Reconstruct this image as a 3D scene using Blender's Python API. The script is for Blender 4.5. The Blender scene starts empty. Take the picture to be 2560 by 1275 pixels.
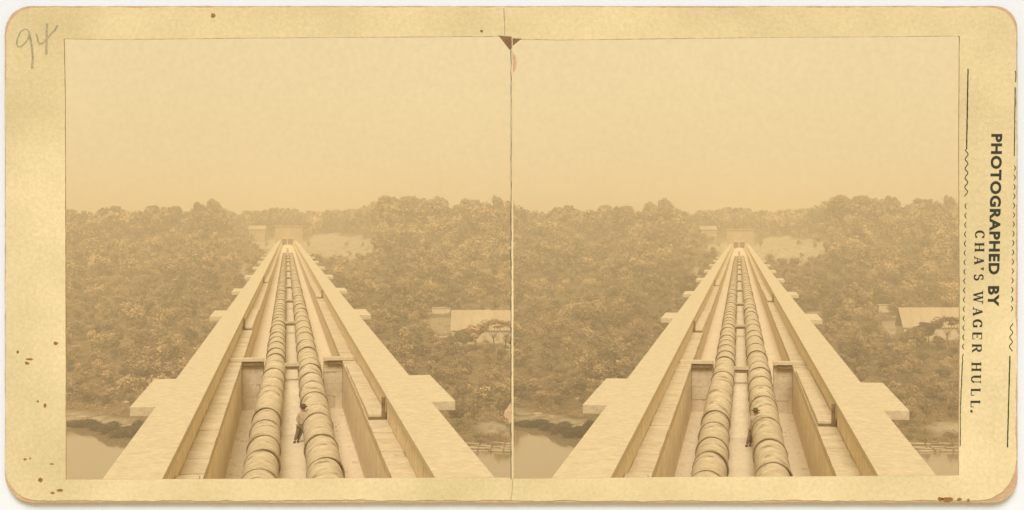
import bpy, bmesh, math, random
import numpy as np
from mathutils import Matrix, Vector

R = math.radians
random.seed(7)
rng = np.random.default_rng(11)
SC = bpy.context.scene
COL = SC.collection

# ------------------------------------------------------------------ camera, sky, sun, exposure
F = 3600.0                    # focal length in photograph pixels (2560 wide)
HZ = 572.0                    # row of the horizon
EYE = 46.0                    # eye height above the river
cam = bpy.data.cameras.new('camera')
cam.sensor_width = 36.0
cam.lens = 36.0 * F / 2560.0
cam.shift_y = -(637.5 - HZ) / 2560.0
cam.clip_start = 0.1
cam.clip_end = 20000
co = bpy.data.objects.new('camera', cam)
co.location = (0, 0, EYE)
co.rotation_euler = (R(90), 0, 0)
COL.objects.link(co)
SC.camera = co

SUN_EL, SUN_AZ = 50.0, -5.0      # the sun stands behind the camera, a little to its left
world = bpy.data.worlds.new('World')
SC.world = world
world.use_nodes = True
wn, wl = world.node_tree.nodes, world.node_tree.links
wn.clear()
sky = wn.new('ShaderNodeTexSky'); sky.sky_type = 'NISHITA'; sky.sun_disc = False
sky.sun_elevation = R(SUN_EL); sky.sun_rotation = R(180 + SUN_AZ)
sky.dust_density = 4.0
bw = wn.new('ShaderNodeRGBToBW')
mul = wn.new('ShaderNodeMath'); mul.operation = 'MULTIPLY'; mul.inputs[1].default_value = 0.10
mr = wn.new('ShaderNodeMapRange')
mr.inputs['From Min'].default_value = 0.2; mr.inputs['From Max'].default_value = 1.6
mr.inputs['To Min'].default_value = 8.6; mr.inputs['To Max'].default_value = 10.2
tint = wn.new('ShaderNodeMix'); tint.data_type = 'RGBA'; tint.blend_type = 'MULTIPLY'
tint.inputs[0].default_value = 1.0
tint.inputs[7].default_value = (0.94, 0.752, 0.428, 1)
bg = wn.new('ShaderNodeBackground'); bg.inputs['Strength'].default_value = 0.10
wo = wn.new('ShaderNodeOutputWorld')
wl.new(sky.outputs[0], bw.inputs[0]); wl.new(bw.outputs[0], mul.inputs[0])
wl.new(mul.outputs[0], mr.inputs['Value'])
wl.new(mr.outputs[0], tint.inputs[6])
tcw = wn.new('ShaderNodeTexCoord')
mz = None
for sc_, am in ((5.0, .02), (260.0, .05)):      # thin uneven overcast
    nzw = wn.new('ShaderNodeTexNoise'); nzw.inputs['Scale'].default_value = sc_; nzw.inputs['Detail'].default_value = 5
    wl.new(tcw.outputs['Generated'], nzw.inputs['Vector'])
    rw = wn.new('ShaderNodeMapRange'); rw.inputs['From Min'].default_value = .3; rw.inputs['From Max'].default_value = .7
    rw.inputs['To Min'].default_value = 1 - am; rw.inputs['To Max'].default_value = 1 + am
    wl.new(nzw.outputs['Fac'], rw.inputs['Value'])
    if mz is None: mz = rw.outputs[0]
    else:
        mw = wn.new('ShaderNodeMath'); mw.operation = 'MULTIPLY'; wl.new(mz, mw.inputs[0]); wl.new(rw.outputs[0], mw.inputs[1]); mz = mw.outputs[0]
sw = wn.new('ShaderNodeVectorMath'); sw.operation = 'SCALE'
wl.new(tint.outputs[2], sw.inputs[0]); wl.new(mz, sw.inputs['Scale'])
wl.new(sw.outputs[0], bg.inputs['Color']); wl.new(bg.outputs[0], wo.inputs[0])

sl = bpy.data.lights.new('sun', 'SUN'); sl.energy = 3.0; sl.angle = R(30); sl.color = (1.0, 0.98, 0.96)
so = bpy.data.objects.new('sun', sl)
sd = Vector((math.sin(R(SUN_AZ)) * math.cos(R(SUN_EL)), -math.cos(R(SUN_AZ)) * math.cos(R(SUN_EL)), math.sin(R(SUN_EL))))
so.rotation_euler = sd.to_track_quat('Z', 'Y').to_euler()
so.location = (0, -20, 90)
COL.objects.link(so)
SC.view_settings.view_transform = 'Standard'
SC.view_settings.look = 'None'
SC.view_settings.gamma = 1.0
SC.view_settings.exposure = 0.07
SC.cycles.max_bounces = 6
SC.cycles.diffuse_bounces = 6
SC.cycles.volume_bounces = 1
SC.cycles.transparent_max_bounces = 6

# ------------------------------------------------------------------ materials
def mat(name, c1, c2=None, scale=1.0, rough=0.85, bump=0.0, bscale=None, stretch=(1, 1, 1), spots=None, detail=6, spec=0.25, obj=True, lo=0.35, hi=0.68):
    m = bpy.data.materials.new(name); m.use_nodes = True
    nt = m.node_tree; n, l = nt.nodes, nt.links
    b = n['Principled BSDF']
    b.inputs['Roughness'].default_value = rough
    b.inputs['Specular IOR Level'].default_value = spec
    if c2 is None: c2 = tuple(x * 0.8 for x in c1)
    tc = n.new('ShaderNodeTexCoord'); mp = n.new('ShaderNodeMapping')
    mp.inputs['Scale'].default_value = stretch
    l.new(tc.outputs['Object'], mp.inputs[0])
    nz = n.new('ShaderNodeTexNoise'); nz.inputs['Scale'].default_value = scale; nz.inputs['Detail'].default_value = detail
    nz.inputs['Roughness'].default_value = 0.65
    l.new(mp.outputs[0], nz.inputs['Vector'])
    cr = n.new('ShaderNodeValToRGB')
    cr.color_ramp.elements[0].position = lo; cr.color_ramp.elements[0].color = (*c2, 1)
    cr.color_ramp.elements[1].position = hi; cr.color_ramp.elements[1].color = (*c1, 1)
    l.new(nz.outputs['Fac'], cr.inputs[0])
    out = cr.outputs[0]
    if spots:
        nf = n.new('ShaderNodeTexNoise'); nf.inputs['Scale'].default_value = 4.5; nf.inputs['Detail'].default_value = 9; nf.inputs['Roughness'].default_value = 0.8
        l.new(tc.outputs['Object'], nf.inputs['Vector'])
        rf = n.new('ShaderNodeMapRange'); rf.inputs['From Min'].default_value = 0.38; rf.inputs['From Max'].default_value = 0.62
        rf.inputs['To Min'].default_value = 0.84; rf.inputs['To Max'].default_value = 1.07
        l.new(nf.outputs['Fac'], rf.inputs['Value'])
        mf = n.new('ShaderNodeVectorMath'); mf.operation = 'SCALE'
        l.new(out, mf.inputs[0]); l.new(rf.outputs[0], mf.inputs['Scale']); out = mf.outputs[0]
    if spots:                                     # (colour, scale, threshold, strength)
        sc_, sscale, th, st = spots
        n2 = n.new('ShaderNodeTexNoise'); n2.inputs['Scale'].default_value = sscale; n2.inputs['Detail'].default_value = 8
        n2.inputs['Roughness'].default_value = 0.7
        l.new(mp.outputs[0], n2.inputs['Vector'])
        r2 = n.new('ShaderNodeMapRange'); r2.inputs['From Min'].default_value = th; r2.inputs['From Max'].default_value = th + 0.06
        r2.inputs['To Max'].default_value = st
        l.new(n2.outputs['Fac'], r2.inputs['Value'])
        mx = n.new('ShaderNodeMix'); mx.data_type = 'RGBA'
        l.new(r2.outputs[0], mx.inputs[0]); l.new(out, mx.inputs[6]); mx.inputs[7].default_value = (*sc_, 1)
        out = mx.outputs[2]
    l.new(out, b.inputs['Base Color'])
    if bump:
        nb = n.new('ShaderNodeTexNoise'); nb.inputs['Scale'].default_value = bscale or scale * 3; nb.inputs['Detail'].default_value = 5
        l.new(mp.outputs[0], nb.inputs['Vector'])
        bp = n.new('ShaderNodeBump'); bp.inputs['Strength'].default_value = bump; bp.inputs['Distance'].default_value = 0.05
        l.new(nb.outputs['Fac'], bp.inputs['Height']); l.new(bp.outputs[0], b.inputs['Normal'])
    return m

M = {}
M['coping'] = mat('coping_stone', (0.61, 0.50, 0.315), (0.55, 0.445, 0.27), 1.6, bump=0.25, bscale=9, spots=((0.42, 0.29, 0.13), 2.6, 0.62, 0.35))
M['stone'] = mat('dressed_stone', (0.64, 0.52, 0.33), (0.52, 0.41, 0.25), 0.9, bump=0.4, bscale=5, spots=((0.24, 0.16, 0.075), 1.7, 0.6, 0.5))
M['trough_wall'] = mat('brightened_trough_wall', (0.84, 0.70, 0.475), (0.70, 0.565, 0.36), 0.8, bump=0.5, bscale=4, spots=((0.42, 0.31, 0.17), 1.3, 0.60, 0.5))  # colour raised above the dressed stone to offset the shade in the trough
M['floor'] = mat('trough_floor_mortar', (0.75, 0.62, 0.41), (0.69, 0.555, 0.355), 0.7, bump=0.3, spots=((0.3, 0.2, 0.1), 1.2, 0.63, 0.5))
M['plank'] = mat('weathered_boarding', (0.80, 0.655, 0.43), (0.56, 0.435, 0.26), 1.9, stretch=(1, 2.6, 0.55), bump=0.8, bscale=3, lo=0.34, hi=0.6, detail=10, spots=((0.33, 0.235, 0.12), 1.6, 0.60, 0.6))
M['timber'] = mat('old_timber', (0.56, 0.46, 0.29), (0.42, 0.33, 0.19), 3, stretch=(0.3, 1, 1), bump=0.3)
M['timber_dark'] = mat('dark_timber', (0.26, 0.175, 0.085), (0.15, 0.095, 0.045), 3, bump=0.3)
M['iron'] = mat('limewashed_iron_pipe', (0.66, 0.535, 0.34), (0.48, 0.375, 0.22), 1.5, rough=0.85, bump=0.5, bscale=5, stretch=(1, 1.25, 1), detail=9, spots=((0.19, 0.125, 0.06), 1.25, 0.55, 0.75))
M['rust_shade'] = mat('rusted_shaded_joint', (0.34, 0.24, 0.125), (0.13, 0.08, 0.035), 5, bump=0.4, lo=0.3, hi=0.75)  # rust brown, darkened to stand in for shadow in the joint gaps
M['bark'] = mat('bark', (0.17, 0.115, 0.06), (0.10, 0.065, 0.032), 3)
M['bark_pale'] = mat('pale_bark', (0.42, 0.31, 0.17), (0.3, 0.21, 0.11), 3)
M['house_wall'] = mat('limewashed_wall', (0.66, 0.52, 0.31), (0.58, 0.45, 0.26), 0.6)
M['house_roof'] = mat('pale_sheet_roof', (0.54, 0.41, 0.235), (0.44, 0.33, 0.18), 0.45, bump=0.3, stretch=(1, .35, .35), spots=((0.27, 0.19, 0.095), 1.1, 0.6, 0.5))
M['dark_opening'] = mat('dark_opening', (0.07, 0.045, 0.02), (0.05, 0.03, 0.015), 1)
M['hazy_stone'] = mat('pale_gatehouse_stone', (0.50, 0.375, 0.21), (0.36, 0.26, 0.135), 0.35)
M['skin'] = mat('skin', (0.42, 0.25, 0.13), (0.36, 0.21, 0.11), 8)
M['coat'] = mat('light_coat', (0.52, 0.40, 0.24), (0.36, 0.26, 0.15), 9)
M['trousers'] = mat('brown_trousers', (0.24, 0.16, 0.08), (0.15, 0.10, 0.045), 9)
M['felt'] = mat('dark_felt_hat', (0.10, 0.065, 0.03), (0.07, 0.045, 0.02), 9)

def foliage(name, c1, c2, c3):
    m = bpy.data.materials.new(name); m.use_nodes = True
    n, l = m.node_tree.nodes, m.node_tree.links
    b = n['Principled BSDF']; b.inputs['Roughness'].default_value = 0.8; b.inputs['Specular IOR Level'].default_value = 0.12
    g = n.new('ShaderNodeNewGeometry')
    nz = n.new('ShaderNodeTexNoise'); nz.inputs['Scale'].default_value = 0.028; nz.inputs['Detail'].default_value = 4
    l.new(g.outputs['Position'], nz.inputs['Vector'])
    cr = n.new('ShaderNodeValToRGB')
    e = cr.color_ramp.elements
    e[0].position = 0.40; e[0].color = (*c2, 1); e[1].position = 0.62; e[1].color = (*c1, 1)
    l.new(nz.outputs['Fac'], cr.inputs[0])
    n2 = n.new('ShaderNodeTexNoise'); n2.inputs['Scale'].default_value = 0.6; n2.inputs['Detail'].default_value = 4
    l.new(g.outputs['Position'], n2.inputs['Vector'])
    r2 = n.new('ShaderNodeMapRange'); r2.inputs['From Min'].default_value = 0.42; r2.inputs['From Max'].default_value = 0.7
    l.new(n2.outputs['Fac'], r2.inputs['Value'])
    mx = n.new('ShaderNodeMix'); mx.data_type = 'RGBA'; mx.inputs[7].default_value = (*c3, 1)
    l.new(r2.outputs[0], mx.inputs[0]); l.new(cr.outputs[0], mx.inputs[6])
    at = n.new('ShaderNodeAttribute'); at.attribute_name = 'tone'
    oi = n.new('ShaderNodeObjectInfo')
    ad = n.new('ShaderNodeMath'); ad.operation = 'ADD'; l.new(at.outputs['Fac'], ad.inputs[0]); l.new(oi.outputs['Random'], ad.inputs[1])
    fr = n.new('ShaderNodeMath'); fr.operation = 'FRACT'; l.new(ad.outputs[0], fr.inputs[0])
    rr = n.new('ShaderNodeMapRange'); rr.inputs['To Min'].default_value = .5; rr.inputs['To Max'].default_value = 1.4; l.new(fr.outputs[0], rr.inputs['Value'])
    ms = n.new('ShaderNodeVectorMath'); ms.operation = 'SCALE'; l.new(mx.outputs[2], ms.inputs[0]); l.new(rr.outputs[0], ms.inputs['Scale'])
    l.new(ms.outputs[0], b.inputs['Base Color'])
    return m
M['leaf'] = foliage('leaves', (0.44, 0.29, 0.13), (0.17, 0.105, 0.045), (0.42, 0.29, 0.14))
M['leaf_pale'] = foliage('pale_leaves', (0.36, 0.235, 0.10), (0.18, 0.11, 0.045), (0.42, 0.285, 0.13))

# ------------------------------------------------------------------ helpers
def tag(o, label=None, cat=None, group=None, kind=None):
    if label: o['label'] = label
    if cat: o['category'] = cat
    if group: o['group'] = group
    if kind: o['kind'] = kind
    return o

class MB:
    """collects faces for ONE mesh object"""
    def __init__(s): s.v = []; s.f = []
    def add(s, vs, fs):
        k = len(s.v); s.v += [tuple(p) for p in vs]; s.f += [tuple(i + k for i in f) for f in fs]; return s
    def box(s, x0, x1, y0, y1, z0, z1):
        return s.add([(x0,y0,z0),(x1,y0,z0),(x1,y1,z0),(x0,y1,z0),(x0,y0,z1),(x1,y0,z1),(x1,y1,z1),(x0,y1,z1)],
                     [(0,3,2,1),(4,5,6,7),(0,1,5,4),(1,2,6,5),(2,3,7,6),(3,0,4,7)])
    def bar(s, a, b, r0, r1=None, n=6):
        a, b = Vector(a), Vector(b); r1 = r0 if r1 is None else r1
        d = (b - a).normalized(); u = d.orthogonal().normalized(); w = d.cross(u)
        vs = []
        for p, r in ((a, r0), (b, r1)):
            for i in range(n):
                t = 2 * math.pi * i / n
                vs.append(p + (u * math.cos(t) + w * math.sin(t)) * r)
        fs = [(i, (i+1) % n, n + (i+1) % n, n + i) for i in range(n)] + [tuple(range(n))[::-1], tuple(range(n, 2*n))]
        return s.add(vs, fs)
    def lathe(s, prof, n=28):       # prof: (y, r), axis along +y
        vs = []; fs = []
        for (y, r) in prof:
            for i in range(n):
                t = 2 * math.pi * i / n
                vs.append((r * math.cos(t), y, r * math.sin(t)))
        for k in range(len(prof) - 1):
            for i in range(n):
                j = (i + 1) % n
                fs.append((k*n+i, (k+1)*n+i, (k+1)*n+j, k*n+j))
        return s.add(vs, fs)
    def prism(s, poly, a, b, axis='y'):
        n = len(poly)
        def P(p, t): return (p[0], t, p[1]) if axis == 'y' else ((t, p[0], p[1]) if axis == 'x' else (p[0], p[1], t))
        return s.add([P(p, a) for p in poly] + [P(p, b) for p in poly],
                     [tuple(range(n)), tuple(range(n, 2*n))[::-1]] + [(i, n+i, n+(i+1) % n, (i+1) % n) for i in range(n)])
    def mesh(s, name, m, smooth=False):
        me = bpy.data.meshes.new(name); me.from_pydata(s.v, [], s.f); me.update()
        bm = bmesh.new(); bm.from_mesh(me); bmesh.ops.recalc_face_normals(bm, faces=bm.faces); bm.to_mesh(me); bm.free()
        me.materials.append(m)
        if smooth: me.shade_smooth()
        return me
    def build(s, name, m, parent=None, matrix=None, smooth=False):
        return link(name, s.mesh(name, m, smooth), parent, matrix)

def link(name, me, parent=None, matrix=None):
    o = bpy.data.objects.new(name, me); COL.objects.link(o)
    if parent is not None: o.parent = parent
    if matrix is not None: o.matrix_local = matrix
    return o
def empty(name, matrix):
    o = bpy.data.objects.new(name, None); COL.objects.link(o); o.matrix_local = matrix; o.empty_display_size = 0.5
    return o
def T(x, y, z): return Matrix.Translation((x, y, z))
def bevel(o, w, seg=2):
    b = o.modifiers.new('bevel', 'BEVEL'); b.width = w; b.segments = seg; b.limit_method = 'ANGLE'

# two bridges run out from under the camera, each along its own bearing
VPL, VPR = 717.0, 1847.0
def frame(vpx, drop):
    yaw = math.atan((vpx - 1280) / F)
    return T(0, 0, EYE) @ Matrix.Rotation(-yaw, 4, 'Z') @ Matrix.Rotation(-drop, 4, 'X')
FL = frame(VPL, 0.0)
FR = frame(VPR, 8.0 / F)

# ------------------------------------------------------------------ ground and river
def sm(x): x = np.clip(x, 0, 1); return x * x * (3 - 2 * x)
def shore(up): return np.interp(up, [-700, -557, -440, -287, 0, 400, 560, 900], [350, 343, 325, 309, 305, 303, 300, 298])
TS = [-400, -200, -60, -8, 0, 8, 60, 120, 215, 400, 600, 700, 6000]
HS = [52, 53, 52, 47.6, 46.0, 45.3, 42, 36.8, 30, 15, -1.5, -4, -4]
HC = [52, 53, 52, 47.6, 46.0, 45.3, 42, 36.8, 30, 16, 9, 5, -4]
def side_H(up, Y):
    t = Y - shore(up)
    hs = np.interp(t, TS, HS); hc = np.interp(t, TS, HC)
    hc = np.where(t > 700, np.interp(t, [700, 900, 6000], [5, -3, -4]), hc)
    w = np.exp(-((up - 40) / 170.0) ** 4)
    rise = 5.0 * sm((up - 180) / 120) * np.exp(-((t - 560) / 130.0) ** 2)
    return hs * (1 - w) + hc * w - rise
def ground_H(X, Y):
    X = np.asarray(X, float); Y = np.asarray(Y, float)
    Ys = np.maximum(Y, 60.0)
    u = 1280 + F * X / Ys
    w = sm((u - 1250) / 60)
    h = side_H(u - VPL, Y) * (1 - w) + side_H(u - VPR, Y) * w
    h = h + (0.9 * np.sin(X * 0.045 + 1) * np.sin(Y * 0.037) + 0.5 * np.sin(X * 0.13 + Y * 0.05) * np.sin(Y * 0.11 + 2)) * sm((Y - 330) / 40)
    for vp in (VPL, VPR):
        for (mu, my, su, sy, mh) in ((62, 752, 20, 14, 4.2), (105, 758, 24, 12, 3.2), (160, 760, 30, 14, 4.6), (200, 742, 20, 14, 3.0), (-48, 760, 20, 14, 3.6)):
            h = h - mh * np.exp(-((u - vp - mu) / su) ** 2 - ((Y - my) / sy) ** 2)
    near = sm((60 - Y) / 50)
    return h * (1 - near) + 22 * near
def xyz(up, vp, Y):
    X = (up + vp - 1280) / F * Y
    return X, Y, EYE - float(ground_H(X, Y))

def patches(up, v, Y, t):
    """bare soil and gravel: where nothing grows"""
    def band(a, b, x, s): return sm((x - a) / s) * sm((b - x) / s)
    wob = 9 * np.sin(up * 0.05) + 6 * np.sin(up * 0.13 + 1)
    ell = ((up - 125) / 105) ** 2 + ((v - 618 - wob * .4) / 34) ** 2 + .18 * np.sin(up * .17 + v * .2) + .12 * np.sin(v * .5 + up * .06)
    m = sm((1.08 - ell) / .3)
    m = np.maximum(m, band(-95, -15, up, 15) * band(594 + (-up - 20) * .12, 632 - (-up - 20) * .15, v, 6))
    m = np.maximum(m, band(-118, -95, up, 5) * band(655, 715, v, 8) * .9)
    # the lane that climbs past the long shed
    m = np.maximum(m, band(160, 420, up, 15) * band(769 + (up - 160) * .055, 775 + (up - 160) * .055, v, 2.5) * .8)
    m = np.maximum(m, band(395, 590, up, 15) * band(783 - (up - 400) * .13, 790 - (up - 400) * .13, v, 3) * .8)
    m = np.maximum(m, band(340, 600, up, 25) * band(790, 838, v, 8) * .6)
    # gravel beach
    beach = band(-2, 19, t, 4) * (0.55 + 0.45 * np.sin(up * .21) * np.sin(t * 1.1)) * sm((-120 - up) / 100)
    m = np.maximum(m, np.clip(beach, 0, 1))
    m = np.maximum(m, band(470, 600, up, 30) * band(12, 30, t, 5) * .9)
    m = np.maximum(m, band(-2, 5, t, 2) * .7)
    return np.clip(m, 0, 1)
def bare_at(X, Y):
    X = np.asarray(X, float); Y = np.asarray(Y, float)
    u = 1280 + F * X / np.maximum(Y, 60); v = HZ + F * ground_H(X, Y) / np.maximum(Y, 60)
    L = u < 1280
    up = np.where(L, u - VPL, u - VPR); v = np.where(L, v, v - 8)
    return patches(up, v, Y, Y - shore(up)) * (Y > 200)

def axis(parts):
    out = []
    for a, b, s in parts: out += list(np.arange(a, b, s))
    return np.array(out + [parts[-1][1]], float)
xs = axis([(-7000, -1000, 600), (-1000, -420, 40), (-420, 420, 2.6), (420, 1000, 40), (1000, 7000, 600)])
ys = axis([(-3000, 0, 300), (0, 260, 20), (260, 420, 1.6), (420, 1150, 3.4), (1150, 1500, 20), (1500, 9000, 500)])
GX, GY = np.meshgrid(xs, ys)
GZ = EYE - ground_H(GX, GY)
nx, ny = len(xs), len(ys)
V = np.stack([GX.ravel(), GY.ravel(), GZ.ravel()], 1)
idx = np.arange(nx * ny).reshape(ny, nx)
Q = np.stack([idx[:-1, :-1], idx[:-1, 1:], idx[1:, 1:], idx[1:, :-1]], -1).reshape(-1, 4)
def np_mesh(name, V, Q, k, m):
    me = bpy.data.meshes.new(name)
    me.vertices.add(len(V)); me.vertices.foreach_set('co', V.astype(np.float32).ravel())
    me.loops.add(len(Q) * k); me.loops.foreach_set('vertex_index', Q.astype(np.int32).ravel())
    me.polygons.add(len(Q)); me.polygons.foreach_set('loop_start', np.arange(0, len(Q) * k, k, dtype=np.int32))
    me.update(calc_edges=True); me.validate()
    me.materials.append(m)
    return me
gm = bpy.data.materials.new('hillside_ground'); gm.use_nodes = True
n, l = gm.node_tree.nodes, gm.node_tree.links
b = n['Principled BSDF']; b.inputs['Roughness'].default_value = 0.95; b.inputs['Specular IOR Level'].default_value = 0.1
at = n.new('ShaderNodeAttribute'); at.attribute_name = 'bare'
g = n.new('ShaderNodeNewGeometry')
def noise_ramp(scale, c1, c2, lo=.38, hi=.64):
    nz = n.new('ShaderNodeTexNoise'); nz.inputs['Scale'].default_value = scale; nz.inputs['Detail'].default_value = 8; nz.inputs['Roughness'].default_value = .7
    l.new(g.outputs['Position'], nz.inputs['Vector'])
    cr = n.new('ShaderNodeValToRGB'); cr.color_ramp.elements[0].position = lo; cr.color_ramp.elements[1].position = hi
    cr.color_ramp.elements[0].color = (*c1, 1); cr.color_ramp.elements[1].color = (*c2, 1)
    l.new(nz.outputs['Fac'], cr.inputs[0]); return nz, cr
nz1, grass_c = noise_ramp(0.12, (0.10, 0.064, 0.027), (0.25, 0.17, 0.08))
nz2, soil_c = noise_ramp(0.35, (0.30, 0.235, 0.135), (0.50, 0.41, 0.25))
mx = n.new('ShaderNodeMix'); mx.data_type = 'RGBA'
l.new(at.outputs['Fac'], mx.inputs[0]); l.new(grass_c.outputs[0], mx.inputs[6]); l.new(soil_c.outputs[0], mx.inputs[7])
l.new(mx.outputs[2], b.inputs['Base Color'])
bp = n.new('ShaderNodeBump'); bp.inputs['Strength'].default_value = .6; bp.inputs['Distance'].default_value = .6
l.new(nz2.outputs['Fac'], bp.inputs['Height']); l.new(bp.outputs[0], b.inputs['Normal'])
gme = np_mesh('ground', V, Q, 4, gm)
att = gme.attributes.new('bare', 'FLOAT', 'POINT')
att.data.foreach_set('value', bare_at(GX.ravel(), GY.ravel()).astype(np.float32))
gme.shade_smooth()
tag(link('ground', gme), 'wooded far bank rising from the river', None, None, 'structure')

wm = bpy.data.materials.new('river_water'); wm.use_nodes = True
n, l = wm.node_tree.nodes, wm.node_tree.links
b = n['Principled BSDF']; b.inputs['Base Color'].default_value = (0.27, 0.19, 0.095, 1); b.inputs['Roughness'].default_value = 0.05; b.inputs['Specular IOR Level'].default_value = 0.9
tc = n.new('ShaderNodeNewGeometry'); nz = n.new('ShaderNodeTexNoise'); nz.inputs['Scale'].default_value = 0.9; nz.inputs['Detail'].default_value = 4
mp = n.new('ShaderNodeMapping'); mp.inputs['Scale'].default_value = (0.6, 1.3, 1)
l.new(tc.outputs['Position'], mp.inputs[0]); l.new(mp.outputs[0], nz.inputs['Vector'])
bp = n.new('ShaderNodeBump'); bp.inputs['Strength'].default_value = .15; bp.inputs['Distance'].default_value = .06
l.new(nz.outputs['Fac'], bp.inputs['Height']); l.new(bp.outputs[0], b.inputs['Normal'])
w = MB(); w.add([(-7000, 36, 0), (7000, 36, 0), (7000, 420, 0), (-7000, 420, 0)], [(0, 1, 2, 3)])
tag(w.build('river', wm), 'calm pale river below the bridge', None, None, 'structure')

# ------------------------------------------------------------------ the stone aqueduct bridge
H_CAP, H_LED, H_FLR = 6.365, 7.32, 10.0
X_OUT, X_IN, X_LED = 4.95, 3.49, 2.76
Y0, Y1 = 33.2, 785.0
PIERS = [53.0, 107.0, 149.0, 194.0, 238.0, 281.0, 324.0, 367.0, 410.0, 453.0, 496.0, 539.0, 582.0, 625.0]

def rough_strip(mb, x0, x1, y0, y1, z, n, amp):
    """a top face broken into stones, each a few mm off its neighbour"""
    y = y0; k = 0
    while y < y1:
        L = n * random.uniform(.7, 1.3); e = min(y + L, y1); dz = random.uniform(-amp, amp)
        mb.box(x0 + random.uniform(0, amp), x1 - random.uniform(0, amp), y + .015, e - .015, z - .3, z + dz)
        y = e
        if y > 260: n = 12

def bridge(fr, c, which):
    root = empty('aqueduct_bridge', fr @ T(c, Y0, -H_FLR))
    tag(root, 'long pale stone aqueduct with two pipelines running to the far bank in the %s picture' % which, 'aqueduct', 'stone aqueducts seen along their length')
    def part(mb, name, m, parent=root, bev=0, smooth=False):
        mb.v = [(x, y - Y0, z + H_FLR) for x, y, z in mb.v]
        o = mb.build(name, m, parent, smooth=smooth)
        if bev: bevel(o, bev)
        return o
    b = MB(); b.box(-X_LED, X_LED, Y0, Y1, -H_FLR - .5, -H_FLR); part(b, 'trough_floor', M['floor'])
    for s in (-1, 1):
        def bx(mb, a, b_, y0, y1, z0, z1): mb.box(min(s*a, s*b_), max(s*a, s*b_), y0, y1, z0, z1)
        b = MB(); bx(b, X_LED, X_IN - .004, Y0, Y1, -H_FLR - .45, -H_LED - .15)
        part(b, 'trough_wall', M['trough_wall']); b = MB()
        rough_strip(b, min(s*(X_LED-.03), s*(X_IN-.006)), max(s*(X_LED-.03), s*(X_IN-.006)), Y0, Y1, -H_LED, 1.6, .02)
        part(b, 'ledge', M['stone'])
        b = MB(); bx(b, X_IN, X_OUT - .12, Y0, Y1, -H_FLR - .48, -H_CAP - .24); part(b, 'parapet_wall', M['plank'])
        b = MB(); bx(b, X_IN - .05, X_OUT, Y0 - .05, Y1 + .05, -H_CAP - .238, -H_CAP); part(b, 'coping', M['coping'], bev=.012)
    g = random.Random(4)
    for s in (-1, 1):
        b = MB()
        for k in range(70):
            y = Y0 + 1 + g.random() ** 1.4 * 60; x = s * (g.uniform(2.1, 2.7) if g.random() < .7 else g.uniform(1.9, 2.7)); q = g.uniform(.04, .13)
            if abs(y - 81) < 2 : continue
            z = -H_FLR if y < 80.5 else -8.75
            a = [g.uniform(.6, 1.2) * q for _ in range(5)]
            b.add([(x - a[0], y - a[1], z - .01), (x + a[2], y - a[3], z - .01), (x + a[1], y + a[0], z - .01), (x - a[3], y + a[4], z - .01), (x, y, z + q * .8)], [(3, 2, 1, 0), (0, 1, 4), (1, 2, 4), (2, 3, 4), (3, 0, 4)])
        o = part(b, 'mortar_rubble', M['stone']); o['kind'] = 'stuff'
    # raised ledge slabs, alternating sides
    for s, y, L in ((1, 55.5, 22), (-1, 106, 26), (1, 153, 30), (-1, 197, 34), (-1, 38.0, 5)):
        b = MB()
        a0, a1 = (X_LED + .02, X_IN - .02) if s > 0 else (-X_IN + .02, -X_LED - .02)
        for k in range(int(L / 1.5)):
            b.box(a0, a1, y + k*1.5, y + k*1.5 + 1.47, -H_LED - .05, -H_LED + .22 + random.uniform(-.015, .015) - k * .006)
        part(b, 'ledge_slab', M['stone'], bev=.03)
        if y > 50:
            b = MB(); b.box(*(sorted((s*(X_IN-.20), s*(X_IN-.06)))), y - .12, y + .06, -H_LED - .05, -H_LED + .85)
            b.box(a0, a1, y - .10, y - .02, -H_LED, -H_LED + .10)
            part(b, 'slab_stop', M['timber_dark'])
    # cross wall with timber beams on either side of the pipes
    YW = 80.7
    for a0, a1, bx0, bx1 in ((-X_LED + .01, -1.55, -3.40, -1.52), (1.72, X_LED - .01, 1.68, 3.36)):
        b = MB()
        zs = [-H_FLR, -9.3, -8.6, -7.95, -H_LED - .06]
        for z0, z1 in zip(zs, zs[1:]):
            x = a0
            while x < a1 - .02:
                e = min(a1, x + random.uniform(.5, .9)); b.box(x + .003, e - .003, YW + random.uniform(0, .06), YW + 1, z0 + .003, z1 - .003); x = e
        part(b, 'cross_wall', M['stone'])
        b = MB(); b.box(bx0, bx1, YW - .28, YW + .25, -H_LED + .01, -H_LED + .20)
        part(b, 'cross_beam', M['coping'], bev=.015)
        b = MB(); b.box(bx0 + .25, bx1 - .05, YW - .2, YW - .1, -H_LED - .2, -H_LED + .0); part(b, 'beam_batten', M['timber_dark'])
    for a0, a1 in ((-X_LED + .01, -1.51), (1.69, X_LED - .01)):
        b = MB(); b.box(a0, a1, YW + 1.05, Y1 - 3.2, -H_FLR + .005, -8.75); part(b, 'added_channel_fill', M['floor'])  # raised floor added to lighten the deep, dark side channels
    # centre pedestal the pipes climb onto: ramp then level bed
    b = MB()
    b.prism([(70.5, -H_FLR + .01), (79.5, -8.42), (Y1 - 3, -8.42), (Y1 - 3, -H_FLR + .01)], -1.5, 1.68, 'x')
    part(b, 'pipe_bed', M['floor'])
    y = YW
    zz = []
    while y < 560:
        zz.append(y); y += 36.5
    for y in zz:
        b = MB(); b.box(-.44, .38, y - .25, y + .15, -7.60, -7.44); part(b, 'pipe_spacer', M['timber_dark' if y > 300 else 'timber'])
        b = MB(); b.box(-.38, .32, y - .20, y - .12, -7.78, -7.605); part(b, 'spacer_wedge', M['timber_dark'])
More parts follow.
